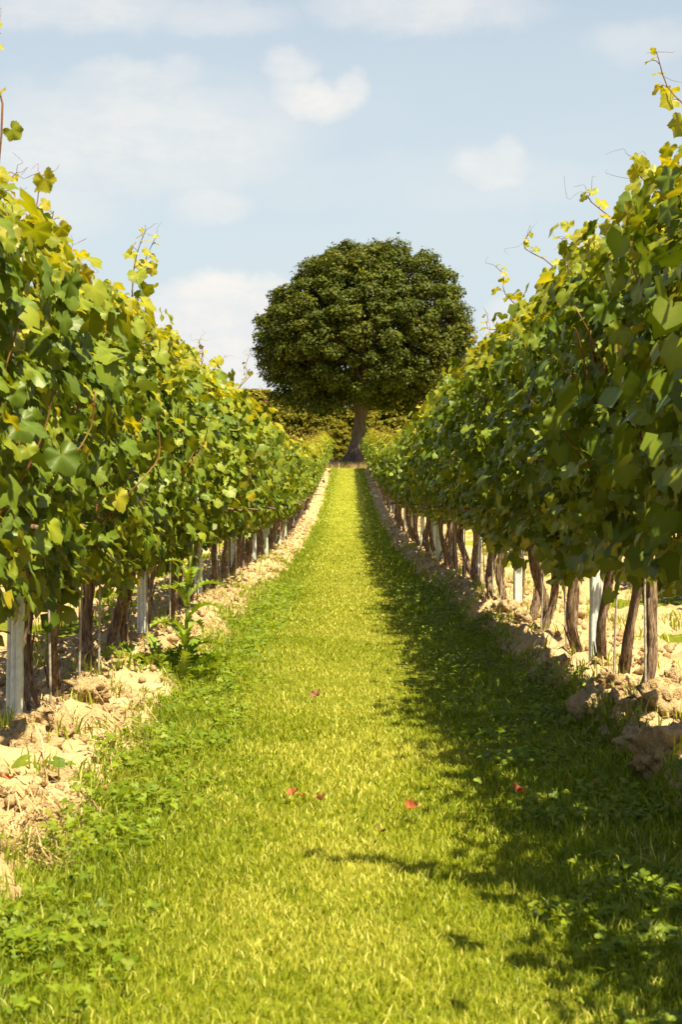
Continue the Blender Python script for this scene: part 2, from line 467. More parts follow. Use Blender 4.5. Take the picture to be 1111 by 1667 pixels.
def gen_leaves(rng, n, L, bot, top, yoff=0.0, inner=.34):
    """a hedge-like vine canopy, local to the vine base (x across the row, y along it)"""
    hfrac = rng.random(n)**.93
    y = rng.uniform(-.56, .56, n)*L
    topv = top + .16*(fbm((y+yoff)*3.0, np.full(n, 2.0), 61, 3)-.5)*2
    botv = bot + .16*(fbm((y+yoff)*3.6, np.full(n, 7.0), 67, 3)-.5)*2
    h = botv + hfrac*(topv-botv)
    f = (h-bot)/(top-bot)
    half = .06 + .21*np.clip(f/.35, .05, 1)**.8 + .17*np.clip(f/.25, .25, 1)*(fbm((y+yoff)*4.5, h*4.5, 71, 3)-.5)*2
    half = np.maximum(half, .05)
    half = np.where(f > .85, half*(1-.5*(f-.85)/.15), half)
    s = np.where(rng.random(n) < .5, -1.0, 1.0)
    surf = rng.random(n) > inner
    q = np.where(surf, rng.uniform(.6, 1.12, n), rng.uniform(0, .8, n))
    x = s*half*q
    stick = rng.random(n) < .07
    x = np.where(stick, s*half*rng.uniform(1.1, 1.6, n), x)
    out = np.stack([s*.85, rng.normal(0, .35, n), .55+.5*np.clip((f-.7)/.3, 0, 1)], 1)
    nr = norm(out + rng.normal(0, .5, (n, 3)))
    tip = np.stack([s*.35 + rng.normal(0, .35, n), rng.normal(0, .45, n), -np.ones(n)], 1)
    young = np.where(rng.random(n) < np.clip((f-.68)/.26, .07, .95), rng.choice([.55, 1.0], n), 0.0)
    size = np.where(young > .9, rng.uniform(.05, .085, n), rng.uniform(.062, .122, n))
    return np.stack([x, y, h], 1), frames(nr, tip), size, young, s, q*half, f

def shoot_path(base, tip, rng, n=9, bow=.06):
    base, tip = np.array(base, float), np.array(tip, float)
    m = (base+tip)/2 + rng.normal(0, bow, 3)*np.array([1, 1, .2])
    m2 = base + (tip-base)*.8 + rng.normal(0, bow*.5, 3)
    return spline([base, m, m2, tip], n)

def shoot_parts(path, rng, n_leaf, size0=.10, size1=.03):
    """stem with petioles and tendrils, and leaf frames along it"""
    bt = Batch()
    n = len(path); L = np.linalg.norm(path[-1]-path[0])
    bt.add(*tube(path, np.linspace(.0042, .0016, n), 5))
    P, Rm, Sz, Yo = [], [], [], []
    for k in range(n_leaf):
        f = (k+.6)/n_leaf; q = path[min(int(f*(n-1)), n-2)] + (path[min(int(f*(n-1))+1, n-1)]-path[min(int(f*(n-1)), n-2)])*((f*(n-1)) % 1)
        side = (1 if k % 2 else -1)
        a = rng.normal(0, .7)
        d = np.array([math.sin(a)*.9, side*math.cos(a), rng.uniform(.2, .8)]) if rng.random() < .5 else np.array([side*math.cos(a), math.sin(a), rng.uniform(.1, .7)])
        d = norm(d); sz = (size0 + (size1-size0)*f**.9)*rng.uniform(.8, 1.2); pl = sz*.6
        e = q + d*pl
        bt.add(*tube(np.array([q, q+d*pl*.5+[0, 0, .006], e]), [.0016, .0013, .001], 4, cap=False))
        P.append(e); Rm.append(frames(np.array([d*.5+[0, -.45, .5]])+rng.normal(0, .4, (1, 3)), np.array([d*.8+np.array([0, 0, -.7])])+rng.normal(0, .2, (1, 3)))[0]); Sz.append(sz); Yo.append(1.0 if f > .3 else .55)
        if rng.random() < .2:
            t0 = q; dd = norm(rng.normal(0, 1, 3)+[0, 0, .6]); tl = rng.uniform(.06, .13)
            bt.add(*tube(spline([t0, t0+dd*tl*.5, t0+dd*tl+rng.normal(0, .02, 3), t0+dd*tl*1.1+rng.normal(0, .03, 3)], 8), np.linspace(.0011, .0006, 8), 3, cap=False))
    # fine tip: a bud with two tendrils
    for _ in range(2):
        dd = norm(rng.normal(0, 1, 3)*[1, 1, .5]+[0, 0, .7]); t0 = path[-1]
        bt.add(*tube(spline([t0, t0+dd*.03, t0+dd*.06+rng.normal(0, .012, 3), t0+dd*.07+rng.normal(0, .02, 3)], 7), np.linspace(.0012, .0006, 7), 3, cap=False))
    return bt, np.array(P), np.array(Rm), np.array(Sz), np.array(Yo)


# ------------------------------------------------------------------ vine trunks
def trunk_mesh(seed, twin=False):
    rng = np.random.default_rng(seed); bt = Batch()
    for k in range(2 if twin else 1):
        oy = (k-.5)*.10 if twin else 0
        lean = rng.normal(0, [.03, .07])
        c = [(oy*.6, oy, -.12), (oy*.5+rng.normal(0, .012), oy+rng.normal(0, .012), .08), (lean[0]*.5+rng.normal(0, .02), oy+lean[1]*.5+rng.normal(0, .025), .28),
             (lean[0]+rng.normal(0, .02), oy+lean[1]+rng.normal(0, .03), .5), (lean[0]*.8, oy+lean[1]*1.3, .78)]
        p = spline(c, 22); r = np.interp(p[:, 2], [-.12, .02, .1, .4, .62, .78], [.036, .031, .0245, .022, .026, .021])*rng.uniform(.85, 1.15)
        V, F = tube(p, r, 14, .34, seed*7+k, rng.uniform(-.9, .9)); bt.add(V, F)
        # peeling bark strips
        for _ in range(5):
            a = rng.uniform(0, 6.28); i0 = rng.integers(3, 12); i1 = i0+rng.integers(4, 8)
            st = p[i0:i1] + np.array([math.cos(a), math.sin(a), 0])*(r[i0:i1, None]*1.04) + np.linspace(0, .02, i1-i0)[:, None]*np.array([math.cos(a), math.sin(a), -.3])*rng.uniform(0, 1)
            bt.add(*tube(st, np.linspace(.006, .003, len(st))*rng.uniform(.6, 1.2), 4))
        # head arms along the wire
        for d in (-1, 1):
            e = p[-1]; arm = spline([e-[0, 0, .08], e+np.array([0, d*.06, .0]), e+np.array([rng.normal(0, .02), d*.22, .02]), e+np.array([0, d*.42, .0])], 8)
            bt.add(*tube(arm, np.linspace(.02, .009, 8), 7, .2, seed+d))
    return bt.mesh('trunk', [BARK])
TRUNKS = [trunk_mesh(100+k) for k in range(9)]
TWINS = [trunk_mesh(200+k, True) for k in range(3)]

def far_foliage(seed, bot, top, n=720, L=1.0):
    rng = np.random.default_rng(seed); bt = Batch()
    P, R, S_, yo, *_ = gen_leaves(rng, n, L, bot, top, seed*3.3)
    add_leaves(bt, FAR_SHAPES, R, P, S_*1.04, yo, rng)
    for _ in range(rng.integers(1, 3)):
        b = np.array([rng.normal(0, .07), rng.uniform(-.4, .4), top-.1]); e = b+[rng.normal(0, .1), rng.normal(0, .12), rng.uniform(.22, .42)]
        sb, P2, R2, S2, Y2 = shoot_parts(shoot_path(b, e, rng, 7), rng, 6, .085, .03)
        V = np.concatenate(sb.V); bt.add(V, np.concatenate(sb.F), 1, rnd=0, young=0, vein=0)
        add_leaves(bt, FAR_SHAPES, R2, P2, S2, Y2, rng)
    for _ in range(5):
        b = np.array([rng.normal(0, .05), rng.uniform(-.4, .4), bot+.1]); e = b+[rng.normal(0, .12), rng.normal(0, .1), rng.uniform(.5, 1.0)]
        bt.add(*tube(shoot_path(b, e, rng, 6), .004, 4), 1, rnd=0, young=0, vein=0)
    return bt.mesh('foliage', [LEAF, CANE])
FOL = {-1: [far_foliage(300+k, .52, 1.83) for k in range(6)], 1: [far_foliage(400+k, .66, 1.97, 980) for k in range(6)]}

ORD = ['first', 'second', 'third', 'fourth', 'fifth', 'sixth', 'seventh', 'eighth', 'ninth', 'tenth', 'eleventh', 'twelfth', 'thirteenth', 'fourteenth',
       'fifteenth', 'sixteenth', 'seventeenth', 'eighteenth', 'nineteenth', 'twentieth', 'twenty-first', 'twenty-second', 'twenty-third', 'twenty-fourth', 'twenty-fifth', 'twenty-sixth', 'twenty-seventh', 'twenty-eighth', 'twenty-ninth', 'thirtieth', 'thirty-first', 'thirty-second', 'thirty-third', 'thirty-fourth', 'thirty-fifth']
VINES = {-1: [1.7, 2.6, 3.5, 4.4, 5.3, 6.45, 7.0, 7.95, 8.95, 10.2, 11.2], 1: [1.4, 2.2, 3.0, 3.9, 4.9, 5.8, 6.62, 7.3, 8.0, 8.8, 9.5, 10.35, 11.0]}
for s_ in (-1, 1):
    y = VINES[s_][-1]
    while y < ROW_END-1.2:
        y += random.uniform(.78, .98); VINES[s_].append(y)
SIDE = {-1: 'left', 1: 'right'}
NEAR_LIMIT = 13.2
n_leaf_objects = 0

def near_vine(side, y, y0, y1, twin, label, in_frame, low=1.0, tilt=0):
    global n_leaf_objects
    rng = np.random.default_rng(int(y*1000)+(5 if side > 0 else 0))
    x = side*ROW_X + rng.normal(0, .018)
    z = float(prof(y)) + .05
    root = link('grapevine', None, loc=(x, y, z))
    tag(root, label, 'grapevine', 'grapevines in the %s row' % SIDE[side])
    tr = link('trunk', random.choice(TWINS if twin else TRUNKS), root); tr.rotation_euler = (0, 0, rng.uniform(-.5, .5)); tr.location = (0, 0, -.02)
    bot, top = (.46, 1.80) if side < 0 else (.63, 1.93*low)
    L = (y1-y0); off = (y0+y1)/2-y
    n = int((800 if side < 0 else 1150)*L/.9*(top-bot)/1.35)
    P, R, S_, yo, s, q, f = gen_leaves(rng, n, L, bot, top, y, .34 if side < 0 else .5)
    P[:, 1] += off
    if side > 0: P[:, 0] = np.where(s > 0, P[:, 0]*(.40+.45*np.clip(f, 0, 1)), P[:, 0]) - .04*(1-np.clip(f, 0, 1)); P[:, 2] -= np.where(s < 0, .11, 0)*np.clip(1-f*2.2, 0, 1)
    face = (s == -side)
    score = np.where(face, q, -1) + np.where(f > .9, .12, 0)
    cap = 295 if in_frame else 0
    order = np.argsort(-score); ind = order[:cap]; ind = ind[score[ind] > .09]
    rest = np.setdiff1d(np.arange(n), ind)
    bt = Batch(); add_leaves(bt, FAR_SHAPES, R[rest], P[rest], S_[rest], yo[rest], rng)
    fo = link('foliage', bt.mesh('foliage', [LEAF]), root); fo['kind'] = 'stuff'
    for k in ind:
        m = np.eye(4); m[:3, :3] = R[k]*S_[k]; m[:3, 3] = P[k]
        link('leaf', LEAF_MESH[float(yo[k])][rng.integers(0, 8)], root, mat=Matrix(m.tolist()))
    n_leaf_objects += len(ind)
    # canes inside the canopy
    for _ in range(4 if in_frame else 1):
        b = np.array([rng.normal(0, .05)-side*.08, off+rng.uniform(-.45, .45)*L, bot+.12+rng.random()*.3]); e = b+[rng.normal(-side*.1, .08), rng.normal(0, .16), rng.uniform(.45, .8)]
        cb = Batch(); cb.add(*tube(shoot_path(b, e, rng, 8), np.linspace(.004, .0025, 8), 5)); link('cane', cb.mesh('cane', [CANE]), root)
    return root

def add_shoot(root, base, tip, rng, n_leaf=8, size0=.10, size1=.03, bow=.05):
    """a cane rising out of the canopy, world coordinates"""
    o = np.array(root.location)
    path = shoot_path(np.array(base)-o, np.array(tip)-o, rng, 10, bow)
    sb, P, R, S_, Yo = shoot_parts(path, rng, n_leaf, size0, size1)
    c = link('cane', sb.mesh('cane', [CANE]), root)
    for k in range(len(P)):
        m = np.eye(4); m[:3, :3] = R[k]*S_[k]; m[:3, 3] = P[k]
        link('leaf', LEAF_MESH[float(Yo[k])][rng.integers(0, 8)], c, mat=Matrix(m.tolist()))

NEARROOT = {-1: [], 1: []}
for side in (-1, 1):
    ys = VINES[side]; seen = 0
    for k, y in enumerate(ys):
        y0 = (ys[k-1]+y)/2 if k else y-.5; y1 = (ys[k+1]+y)/2 if k+1 < len(ys) else y+.5
        first_seen = 4.6
        if y < NEAR_LIMIT:
            inf = y1 > first_seen
            twin = (side < 0 and abs(y-8.95) < .1) or (side > 0 and abs(y-10.35) < .1)
            if inf:
                seen += 1
                lab = '%s grapevine from the camera in the row %s of the grass path' % (ORD[seen-1], SIDE[side])
                if twin: lab = 'twin-trunked grapevine, ' + lab.replace(' grapevine', '').replace(' of the grass path', '')
            else:
                lab = '%s grapevine back from the %s edge of view, beside the camera' % (ORD[sum(1 for v in ys if y < v and v < 4.6)], SIDE[side])
            low = 1.0
            if side > 0 and y < 4.2: low = .70 if y < 3.2 else .86
            NEARROOT[side].append((y, near_vine(side, y, y0, y1, twin, lab, inf, low)))
        else:
            seen += 1
            rng = np.random.default_rng(int(y*977)+side)
            z = float(prof(y)) + .05
            root = link('grapevine', None, loc=(side*ROW_X+rng.normal(0, .02), y, z))
            if y < 30: tag(root, '%s grapevine from the camera in the row %s of the grass path' % (ORD[min(seen-1, 34)], SIDE[side]), 'grapevine', 'grapevines in the %s row' % SIDE[side])
            else: tag(root, 'distant grapevine in the far half of the %s row towards the oak' % SIDE[side], 'grapevine', 'far grapevines in the %s row' % SIDE[side])
            tr = link('trunk', TWINS[rng.integers(0, 3)] if rng.random() < .15 else TRUNKS[rng.integers(0, len(TRUNKS))], root); tr.rotation_euler = (0, 0, rng.uniform(0, 6.28)); tr.location = (0, 0, -.03)
            fo = link('foliage', FOL[side][rng.integers(0, 6)], root); fo['kind'] = 'stuff'
            fo.rotation_euler = (0, 0, math.pi if rng.random() < .5 else 0)
            hs_ = rng.uniform(.96, 1.05)*(1-.05*ss(y, 40, 85)); fo.scale = (rng.uniform(.9, 1.12), (y1-y0)*1.08, hs_)

# neighbouring rows beyond, glimpsed under the canopy
for side in (-1, 1):
    y = 6.0
    while y < 34:
        y += random.uniform(.9, 1.05); z = float(prof(y)) + .05
        root = link('grapevine', None, loc=(side*(ROW_X+PITCH)+random.gauss(0, .02), y, z))
        tag(root, 'grapevine in the next row beyond the %s row, glimpsed under its leaves' % SIDE[side], 'grapevine', 'grapevines in the next row to the %s' % SIDE[side])
        tr = link('trunk', random.choice(TRUNKS), root); tr.rotation_euler = (0, 0, random.uniform(0, 6.28))
        fo = link('foliage', random.choice(FOL[side]), root); fo['kind'] = 'stuff'; fo.rotation_euler = (0, 0, math.pi if random.random() < .5 else 0)

def px_at(px, py, depth):
    """a point seen at a pixel of the photograph, on the plane at that depth"""
    return np.array([(px-VPX)*depth/F_PX, depth, CAM_H+(HORIZ-py)*depth/F_PX])
def root_near(side, y): return min(NEARROOT[side], key=lambda t: abs(t[0]-y))[1]
SH = np.random.default_rng(77)
# (side, depth, base px, tip px, leaves)
for side, d, b, t, nl, s0 in [(-1, 5.35, (-8, 330), (2, 45), 6, .07), (-1, 6.0, (58, 470), (66, 282), 7, .08), (-1, 6.1, (20, 420), (28, 282), 8, .11), (-1, 6.3, (70, 450), (88, 345), 6, .12),
                              (-1, 9.4, (238, 520), (255, 385), 8, .11), (-1, 9.2, (215, 520), (238, 375), 8, .13), (-1, 12.6, (325, 640), (332, 572), 6, .12), (-1, 7.6, (150, 520), (118, 400), 6, .12),
                              (1, 6.0, (1125, 300), (1068, 88), 9, .13), (1, 6.6, (1100, 400), (1030, 258), 9, .13), (1, 7.6, (1000, 420), (962, 315), 7, .12), (1, 6.4, (1105, 330), (1080, 285), 5, .13),
                              (1, 8.4, (948, 470), (920, 388), 5, .07), (1, 9.6, (895, 480), (858, 385), 7, .09), (1, 10.6, (868, 520), (806, 434), 6, .09), (1, 11.8, (800, 570), (795, 512), 6, .13),
                              (1, 8.6, (960, 440), (950, 395), 5, .13)]:
    add_shoot(root_near(side, d), px_at(*b, d), px_at(*t, d), SH, nl+1, s0*1.05+.015, .035)
# shoots arching into the alley beside the camera: their shadows cross the grass in front
add_shoot(root_near(1, 3.4), (1.05, 3.45, 1.5), (.72, 3.45, 2.42), SH, 12, .15, .06, .02)
add_shoot(root_near(1, 3.4), (1.10, 3.25, 1.5), (.86, 3.40, 2.22), SH, 10, .15, .08, .02)
add_shoot(root_near(1, 2.6), (1.12, 2.75, 1.2), (.92, 2.72, 2.12), SH, 12, .15, .06, .02)
add_shoot(root_near(1, 2.6), (1.12, 2.6, 1.2), (1.0, 2.75, 1.95), SH, 10, .15, .06, .02)


# ------------------------------------------------------------------ steel posts, rods, vine guards
def post_mesh():
    # ribbed sigma profile, open at the back, with wire notches along both edges
    prof2 = [(-.029, .024), (-.029, 0), (-.022, -.009), (-.017, -.009), (-.013, 0), (-.005, -.009), (0, -.010), (.005, -.009), (.013, 0), (.017, -.009), (.022, -.009), (.029, 0), (.029, .024)]
    out = np.array(prof2); inn = out*np.array([.91, .91]) + [0, .0018]
    ring = np.concatenate([out, inn[::-1]]); n = len(ring)
    zs = np.concatenate([[-.3, .0], np.arange(.25, 1.76, .125), [1.78]])
    V, F = [], []
    for k, z in enumerate(zs):
        r = ring.copy()
        if 0 < k < len(zs)-1 and k % 2: r[[0, 12, 13, 25], 1] -= .007
        V += [(a, b, z) for a, b in r]
    for k in range(len(zs)-1):
        for j in range(n): F.append((k*n+j, k*n+(j+1) % n, (k+1)*n+(j+1) % n, (k+1)*n+j))
    o = (len(zs)-1)*n
    for j in range(12): F.append((o+j, o+j+1, o+24-j, o+25-j))
    return mk_mesh('steel_post', V, F, [ZINC], smooth=False)
POST = post_mesh()
def clip_mesh():
    bt = Batch(); bt.add(*tube(spline([(-.03, .03, 0), (-.034, -.004, .003), (0, -.012, 0), (.034, -.004, .003), (.03, .03, 0)], 12), .0022, 5)); return bt.mesh('wire_clip', [ZINC])
CLIP = clip_mesh()
posts = {-1: [2.2, 6.02, 9.83, 13.55, 17.8, 21.6, 25.4, 29.2, 33, 37, 41, 45, 49, 53, 57, 61, 65, 69, 73, 77, 81, 85.4],
         1: [4.3, 8.16, 11.85, 15.6, 19.4, 23.2, 27, 31, 35, 39, 43, 47, 51, 55, 59, 63, 67, 71, 75, 79, 83, 86.4]}
for side in (-1, 1):
    seen = 0
    for y in posts[side]:
        x = side*ROW_X + (.0 if side < 0 else .0)
        o = link('steel_post', POST, loc=(x, y, float(prof(y))+.03)); o.rotation_euler = (random.gauss(0, .008), random.gauss(0, .01), random.gauss(0, .12) + (.25 if side > 0 else -.2))
        if y < 4.5: lab = 'ribbed steel trellis post beside the camera in the %s row' % SIDE[side]
        elif y < 30: seen += 1; lab = '%s ribbed grey steel trellis post from the camera in the %s row' % (ORD[seen-1], SIDE[side])
        else: lab = 'distant steel trellis post among the far trunks of the %s row' % SIDE[side]
        tag(o, lab, 'post', 'steel trellis posts')
        for h in (.72, 1.1, 1.5): link('wire_clip', CLIP, o, (0, 0, h))

def rod_mesh(seed):
    rng = np.random.default_rng(seed); bt = Batch()
    bt.add(*tube(spline([(0, 0, -.15), (rng.normal(0, .006), 0, .3), (rng.normal(0, .006), rng.normal(0, .006), .7), (0, 0, 1.2)], 12), .0048, 6)); return bt.mesh('vine_stake', [ROD])
RODS = [rod_mesh(k) for k in range(3)]
rods = {-1: [6.55, 7.15, 7.72, 9.3, 10.5, 12.0, 12.9, 14.4, 15.3, 16.2, 17.1], 1: [6.55, 7.25, 9.0, 10.0, 12.4, 13.3, 14.2, 16.5, 17.3]}
for side in (-1, 1):
    for k, y in enumerate(rods[side]):
        o = link('vine_stake', RODS[k % 3], loc=(side*(ROW_X-.075)+random.gauss(0, .02), y-.06, float(prof(y))+.03)); o.rotation_euler = (random.gauss(0, .03), random.gauss(0, .03), 0)
        tag(o, '%s thin grey rod from the camera staking a vine in the %s row' % (ORD[k], SIDE[side]), 'stake', 'thin training rods')

def guard_mesh(seed):
    rng = np.random.default_rng(seed); bt = Batch(); hs = .56
    z = np.linspace(-.08, hs, 12); p = np.stack([rng.normal(0, .012)*z/hs, rng.normal(0, .02)*z/hs, z], 1)
    r = .043+.006*np.sin(z*9+seed); r[-1] = .052
    V, F = tube(p, r, 16, cap=False); bt.add(V, F)
    V2, F2 = tube(p[::-1], r[::-1]-.0025, 16, cap=False); bt.add(V2, F2)
    return bt.mesh('vine_guard', [TUBE])
GUARDS = [guard_mesh(k) for k in range(3)]
def tie_mesh():
    a = np.linspace(0, 2*math.pi, 17); bt = Batch(); bt.add(*tube(np.stack([.05*np.cos(a), .05*np.sin(a), 0*a], 1), .003, 5)); return bt.mesh('tie', [ROD])
TIE = tie_mesh()
for k, (side, y, lab) in enumerate([(-1, 23.9, 'nearest pale green plastic vine guard in the left row'), (-1, 28.6, 'middle pale green plastic vine guard in the left row'), (-1, 31.4, 'farthest pale green plastic vine guard in the left row'),
                                    (1, 21.5, 'tall pale green plastic vine guard among trunks of the right row'), (1, 23.4, 'thinner pale green plastic vine guard behind the tall one, right row'), (1, 20.5, 'pale green plastic vine guard just in front of the tall one, right row')]):
    o = link('vine_guard', GUARDS[k % 3], loc=(side*(ROW_X-.03), y, float(prof(y))+.03)); tag(o, lab, 'vine guard', 'plastic vine guards')
    link('tie', TIE, o, (0, 0, .4))
    if k == 4: o.scale = (.7, .7, 1)
    if k == 5: o.location.x += .12


# ------------------------------------------------------------------ soil clods
def ico(sub):
    import bmesh
    bm = bmesh.new(); bmesh.ops.create_icosphere(bm, subdivisions=sub, radius=1.0)
    V = np.array([v.co[:] for v in bm.verts]); F = np.array([[v.index for v in f.verts] for f in bm.faces]); bm.free(); return V, F
IV, IF = ico(4); IV3, IF3 = ico(2)
def clod_mesh(seed, big=True):
    rng = np.random.default_rng(seed); V, F = (IV, IF) if big else (IV3, IF3)
    d = np.ones(len(V))
    for _ in range(16):       # broken facets
        nrm = norm(rng.normal(0, 1, 3)); d = np.minimum(d, rng.uniform(.45, .9)/np.maximum(V@nrm, .05))
    d = np.clip(d, .4, 1.0)
    nz = lambda k, s: (fbm(V[:, 0]*k+V[:, 2]*k*.7+s, V[:, 1]*k-V[:, 2]*k*.6+9, seed+s, 3)-.5)
    crk = np.abs(nz(3.1, 7))*2
    P = V*(d*(1+.7*nz(2.0, 1)+.6*nz(5, 3)+.55*nz(11, 5)+.3*nz(24, 9)-.35*np.exp(-(crk/.05)**2)))[:, None]*np.array([1, rng.uniform(.7, 1.1), rng.uniform(.55, .75)])
    return mk_mesh('soil_clod', P, F, [SOIL], smooth=big)
CLODS = [clod_mesh(500+k) for k in range(6)]; SMALL = [clod_mesh(600+k, False) for k in range(8)]
def put_clod(x, y, r, lab, group, big):
    o = link('soil_clod', random.choice(CLODS if big else SMALL), loc=(x, y, float(gz(x, y))+r*(.08 if big else .22)))
    o.rotation_euler = (random.gauss(0, .35), random.gauss(0, .35), random.uniform(0, 6.28)); o.scale = (r, r, r)
    tag(o, lab, 'clod', group)
def on_ground(px, py):
    """where a pixel's ray meets the terrain"""
    dx, dz = (px-VPX)/F_PX, (HORIZ-py)/F_PX
    t = np.arange(2.0, 120, .01); z = CAM_H+dz*t; k = np.argmax(z < prof(t)); return dx*t[k], t[k]
BIG = [(1070, 1160, .13, 'long pale clod at the foot of the nearest right trunk'), (1095, 1215, .17, 'big tan clod at the right edge of the photo'), (1000, 1165, .10, 'rounded tan clod in front of the right row rods'),
       (960, 1190, .10, 'shaded brown clod on the grass edge of the right row'), (1085, 1280, .14, 'dark shaded clod at the lower right edge of the photo'), (985, 1130, .09, 'clod beside the foot of the nearest right steel post'),
       (1040, 1235, .11, 'sunlit crumbly clod in front of the big right edge clod'), (905, 1115, .10, 'brown clod with grass round it in front of the right row'), (830, 1025, .13, 'large clod with a dark hollow beneath, right row'),
       (800, 1005, .11, 'tan clod left of the large hollow one, right row'), (862, 1040, .10, 'clod in front of two slender trunks, right row'), (770, 985, .10, 'pale clod at the grass edge farther up the right row'),
       (1015, 1200, .08, 'tan clod in sun between the two front right clods'), (1050, 1115, .08, 'pale clod between the two nearest right trunks'), (930, 1095, .09, 'clod at the foot of the fourth right trunk'), (890, 1065, .08, 'low clod by a slender right row trunk'), (1105, 1150, .10, 'pale clod on the right photo edge behind the trunks'),
       (95, 1300, .13, 'large cracked clod with a green leaf against it, left strip'), (20, 1270, .11, 'rounded tan clod below the nearest left post'), (150, 1175, .10, 'smooth tan clod beside the left row trunks'),
       (170, 1190, .09, 'tan clod at the grass edge of the left row'), (60, 1225, .08, 'clod with a dark crack beside the nearest left post'), (215, 1080, .08, 'pale clod at the foot of the second left post'), (110, 1240, .09, 'straw-strewn clod on the left bare strip')]
for px, py, r, lab in BIG:
    x, y = on_ground(px, py); put_clod(x, y, r*1.05, lab, 'large clods by the path', True)
for side in (-1, 1):
    for k in range(130):
        y = 4.2 + 26*random.random()**1.8
        x = side*(random.uniform(.92, 1.62) if random.random() < .75 else random.uniform(1.6, 2.6))
        if y > 14: lab = 'small dry clod farther up the bare strip under the %s row' % SIDE[side]
        else: lab = 'small dry tan clod on the bare strip under the %s row' % SIDE[side]
        put_clod(x, y, random.uniform(.018, .05)*(1+.02*y), lab, 'small clods under the %s row%s' % (SIDE[side], ' far' if y > 14 else ''), False)
def crumbs():
    bt = Batch(); rng = np.random.default_rng(9); n = 5200
    V0, F0 = ico(1)
    y = 3.6+40*rng.random(n)**1.7; s = np.where(rng.random(n) < .5, -1, 1); x = s*rng.uniform(.84, 1.9, n)
    keep = soilness(x, y) > .6; x, y = x[keep], y[keep]; n = len(x)
    r = rng.uniform(.006, .022, n)*(1+.03*y)
    P = np.stack([x, y, gz(x, y)+r*.3], 1); R = frames(rng.normal(0, 1, (n, 3)), rng.normal(0, 1, (n, 3)))
    for k in range(4):
        sel = np.arange(k, n, 4); LV = V0*rng.uniform(.6, 1.1, (len(V0), 1))
        V, F = stamp(LV, F0, R[sel], P[sel], r[sel]); bt.add(V, F)
    o = link('soil_crumbs', bt.mesh('soil_crumbs', [SOIL], False)); tag(o, 'fine crumbs of dry clay strewn under both vine rows', 'soil', kind='stuff')
crumbs()


# ------------------------------------------------------------------ grass, clover, straw
def blades(bt, x, y, h, wd, rng, dry, segs=2, lean=.85):
    n = len(x); z = gz(x, y)-.004
    a = rng.uniform(0, 2*math.pi, n); fx, fy = np.cos(a), np.sin(a)         # blade facing
    l = rng.uniform(.1, 1, n)*lean*h; b = rng.uniform(0, 2*math.pi, n); lx, ly = np.cos(b)*l, np.sin(b)*l
    P0 = np.stack([x-fx*wd, y-fy*wd, z], 1); P1 = np.stack([x+fx*wd, y+fy*wd, z], 1)
    T = np.stack([x+lx, y+ly, z+h*(1-.25*(l/h)**2)], 1)
    rnd = rng.random(n)
    if segs == 2:
        M0 = np.stack([x+lx*.3-fx*wd*.8, y+ly*.3-fy*wd*.8, z+h*.58], 1); M1 = np.stack([x+lx*.3+fx*wd*.8, y+ly*.3+fy*wd*.8, z+h*.58], 1)
        V = np.stack([P0, P1, M0, M1, T], 1).reshape(-1, 3); o = (np.arange(n)*5)[:, None]
        F = np.concatenate([o+[0, 1, 3], o+[0, 3, 2], o+[2, 3, 4]]); k = 5
    else:
        V = np.stack([P0, P1, T], 1).reshape(-1, 3); F = (np.arange(n)*3)[:, None]+[0, 1, 2]; k = 3
    bt.add(V, F, rnd=np.repeat(rnd, k), dry=np.repeat(dry, k), lush=np.repeat(ss(np.abs(x)+.55*(fbm(x*3, y*2, 131, 3)-.5), .16, .72)*.8, k))

def grass():
    bt = Batch(); rng = np.random.default_rng(21)
    zones = [(2.6, 4.6, 19000, .0017, 2), (4.6, 7.5, 11000, .0022, 2), (7.5, 12, 4200, .0036, 1), (12, 20, 2100, .0055, 1), (20, 40, 720, .010, 1), (40, 90, 210, .018, 1)]
    for y0, y1, dens, wd, segs in zones:
        n = int(dens*(y1-y0)*2.1)
        x = rng.uniform(-1.05, 1.05, n); y = rng.uniform(y0, y1, n)
        e = np.abs(x)-grass_edge(x, y)
        keep = rng.random(n) < ss(e, .10, -.04)*np.clip(.72+.9*(fbm(x*2.5, y*2.5, 91, 3)-.35), .4, 1)
        x, y, e = x[keep], y[keep], e[keep]; n = len(x)
        edge = ss(np.abs(x), .38, .72)
        patch = fbm(x*3, y*3, 95, 3)
        h = (.011+.011*rng.random(n)+.011*patch)*(1+1.35*edge)
        h *= np.where(rng.random(n) < .05, 1.5, 1)
        mid = np.exp(-((x-.02)/.46)**2)*.95
        drym = np.clip(mid*(.25+.75*ss(fbm(x*2.2, y*1.3, 101, 4), .36, .6)) + .55*(fbm(x*8, y*8, 103, 2)-.52), 0, 1)
        dry = np.where(rng.random(n) < drym*.85+.04, rng.uniform(.6, 1, n), rng.uniform(0, .35, n)*(.4+drym))
        blades(bt, x, y, h, wd*rng.uniform(.7, 1.3, n), rng, dry, segs)
    # tufts creeping into the soil and into the alleys beyond
    for side in (-1, 1):
        for _ in range(260):
            y = 4+24*rng.random()**1.5; x = side*(rng.uniform(.8, 1.25) if rng.random() < .35 else rng.uniform(1.55, 3.1))
            m = rng.integers(10, 34); xx = x+rng.normal(0, .05, m); yy_ = y+rng.normal(0, .06, m)
            blades(bt, xx, yy_, rng.uniform(.04, .11, m), .003*(1+.03*y)*np.ones(m), rng, np.clip(rng.normal(.2, .2, m), 0, 1), 2, .9)
    o = link('grass', bt.mesh('grass', [GRASS])); tag(o, 'short mown yellow-green grass covering the path between the vine rows', 'grass', kind='stuff')
grass()

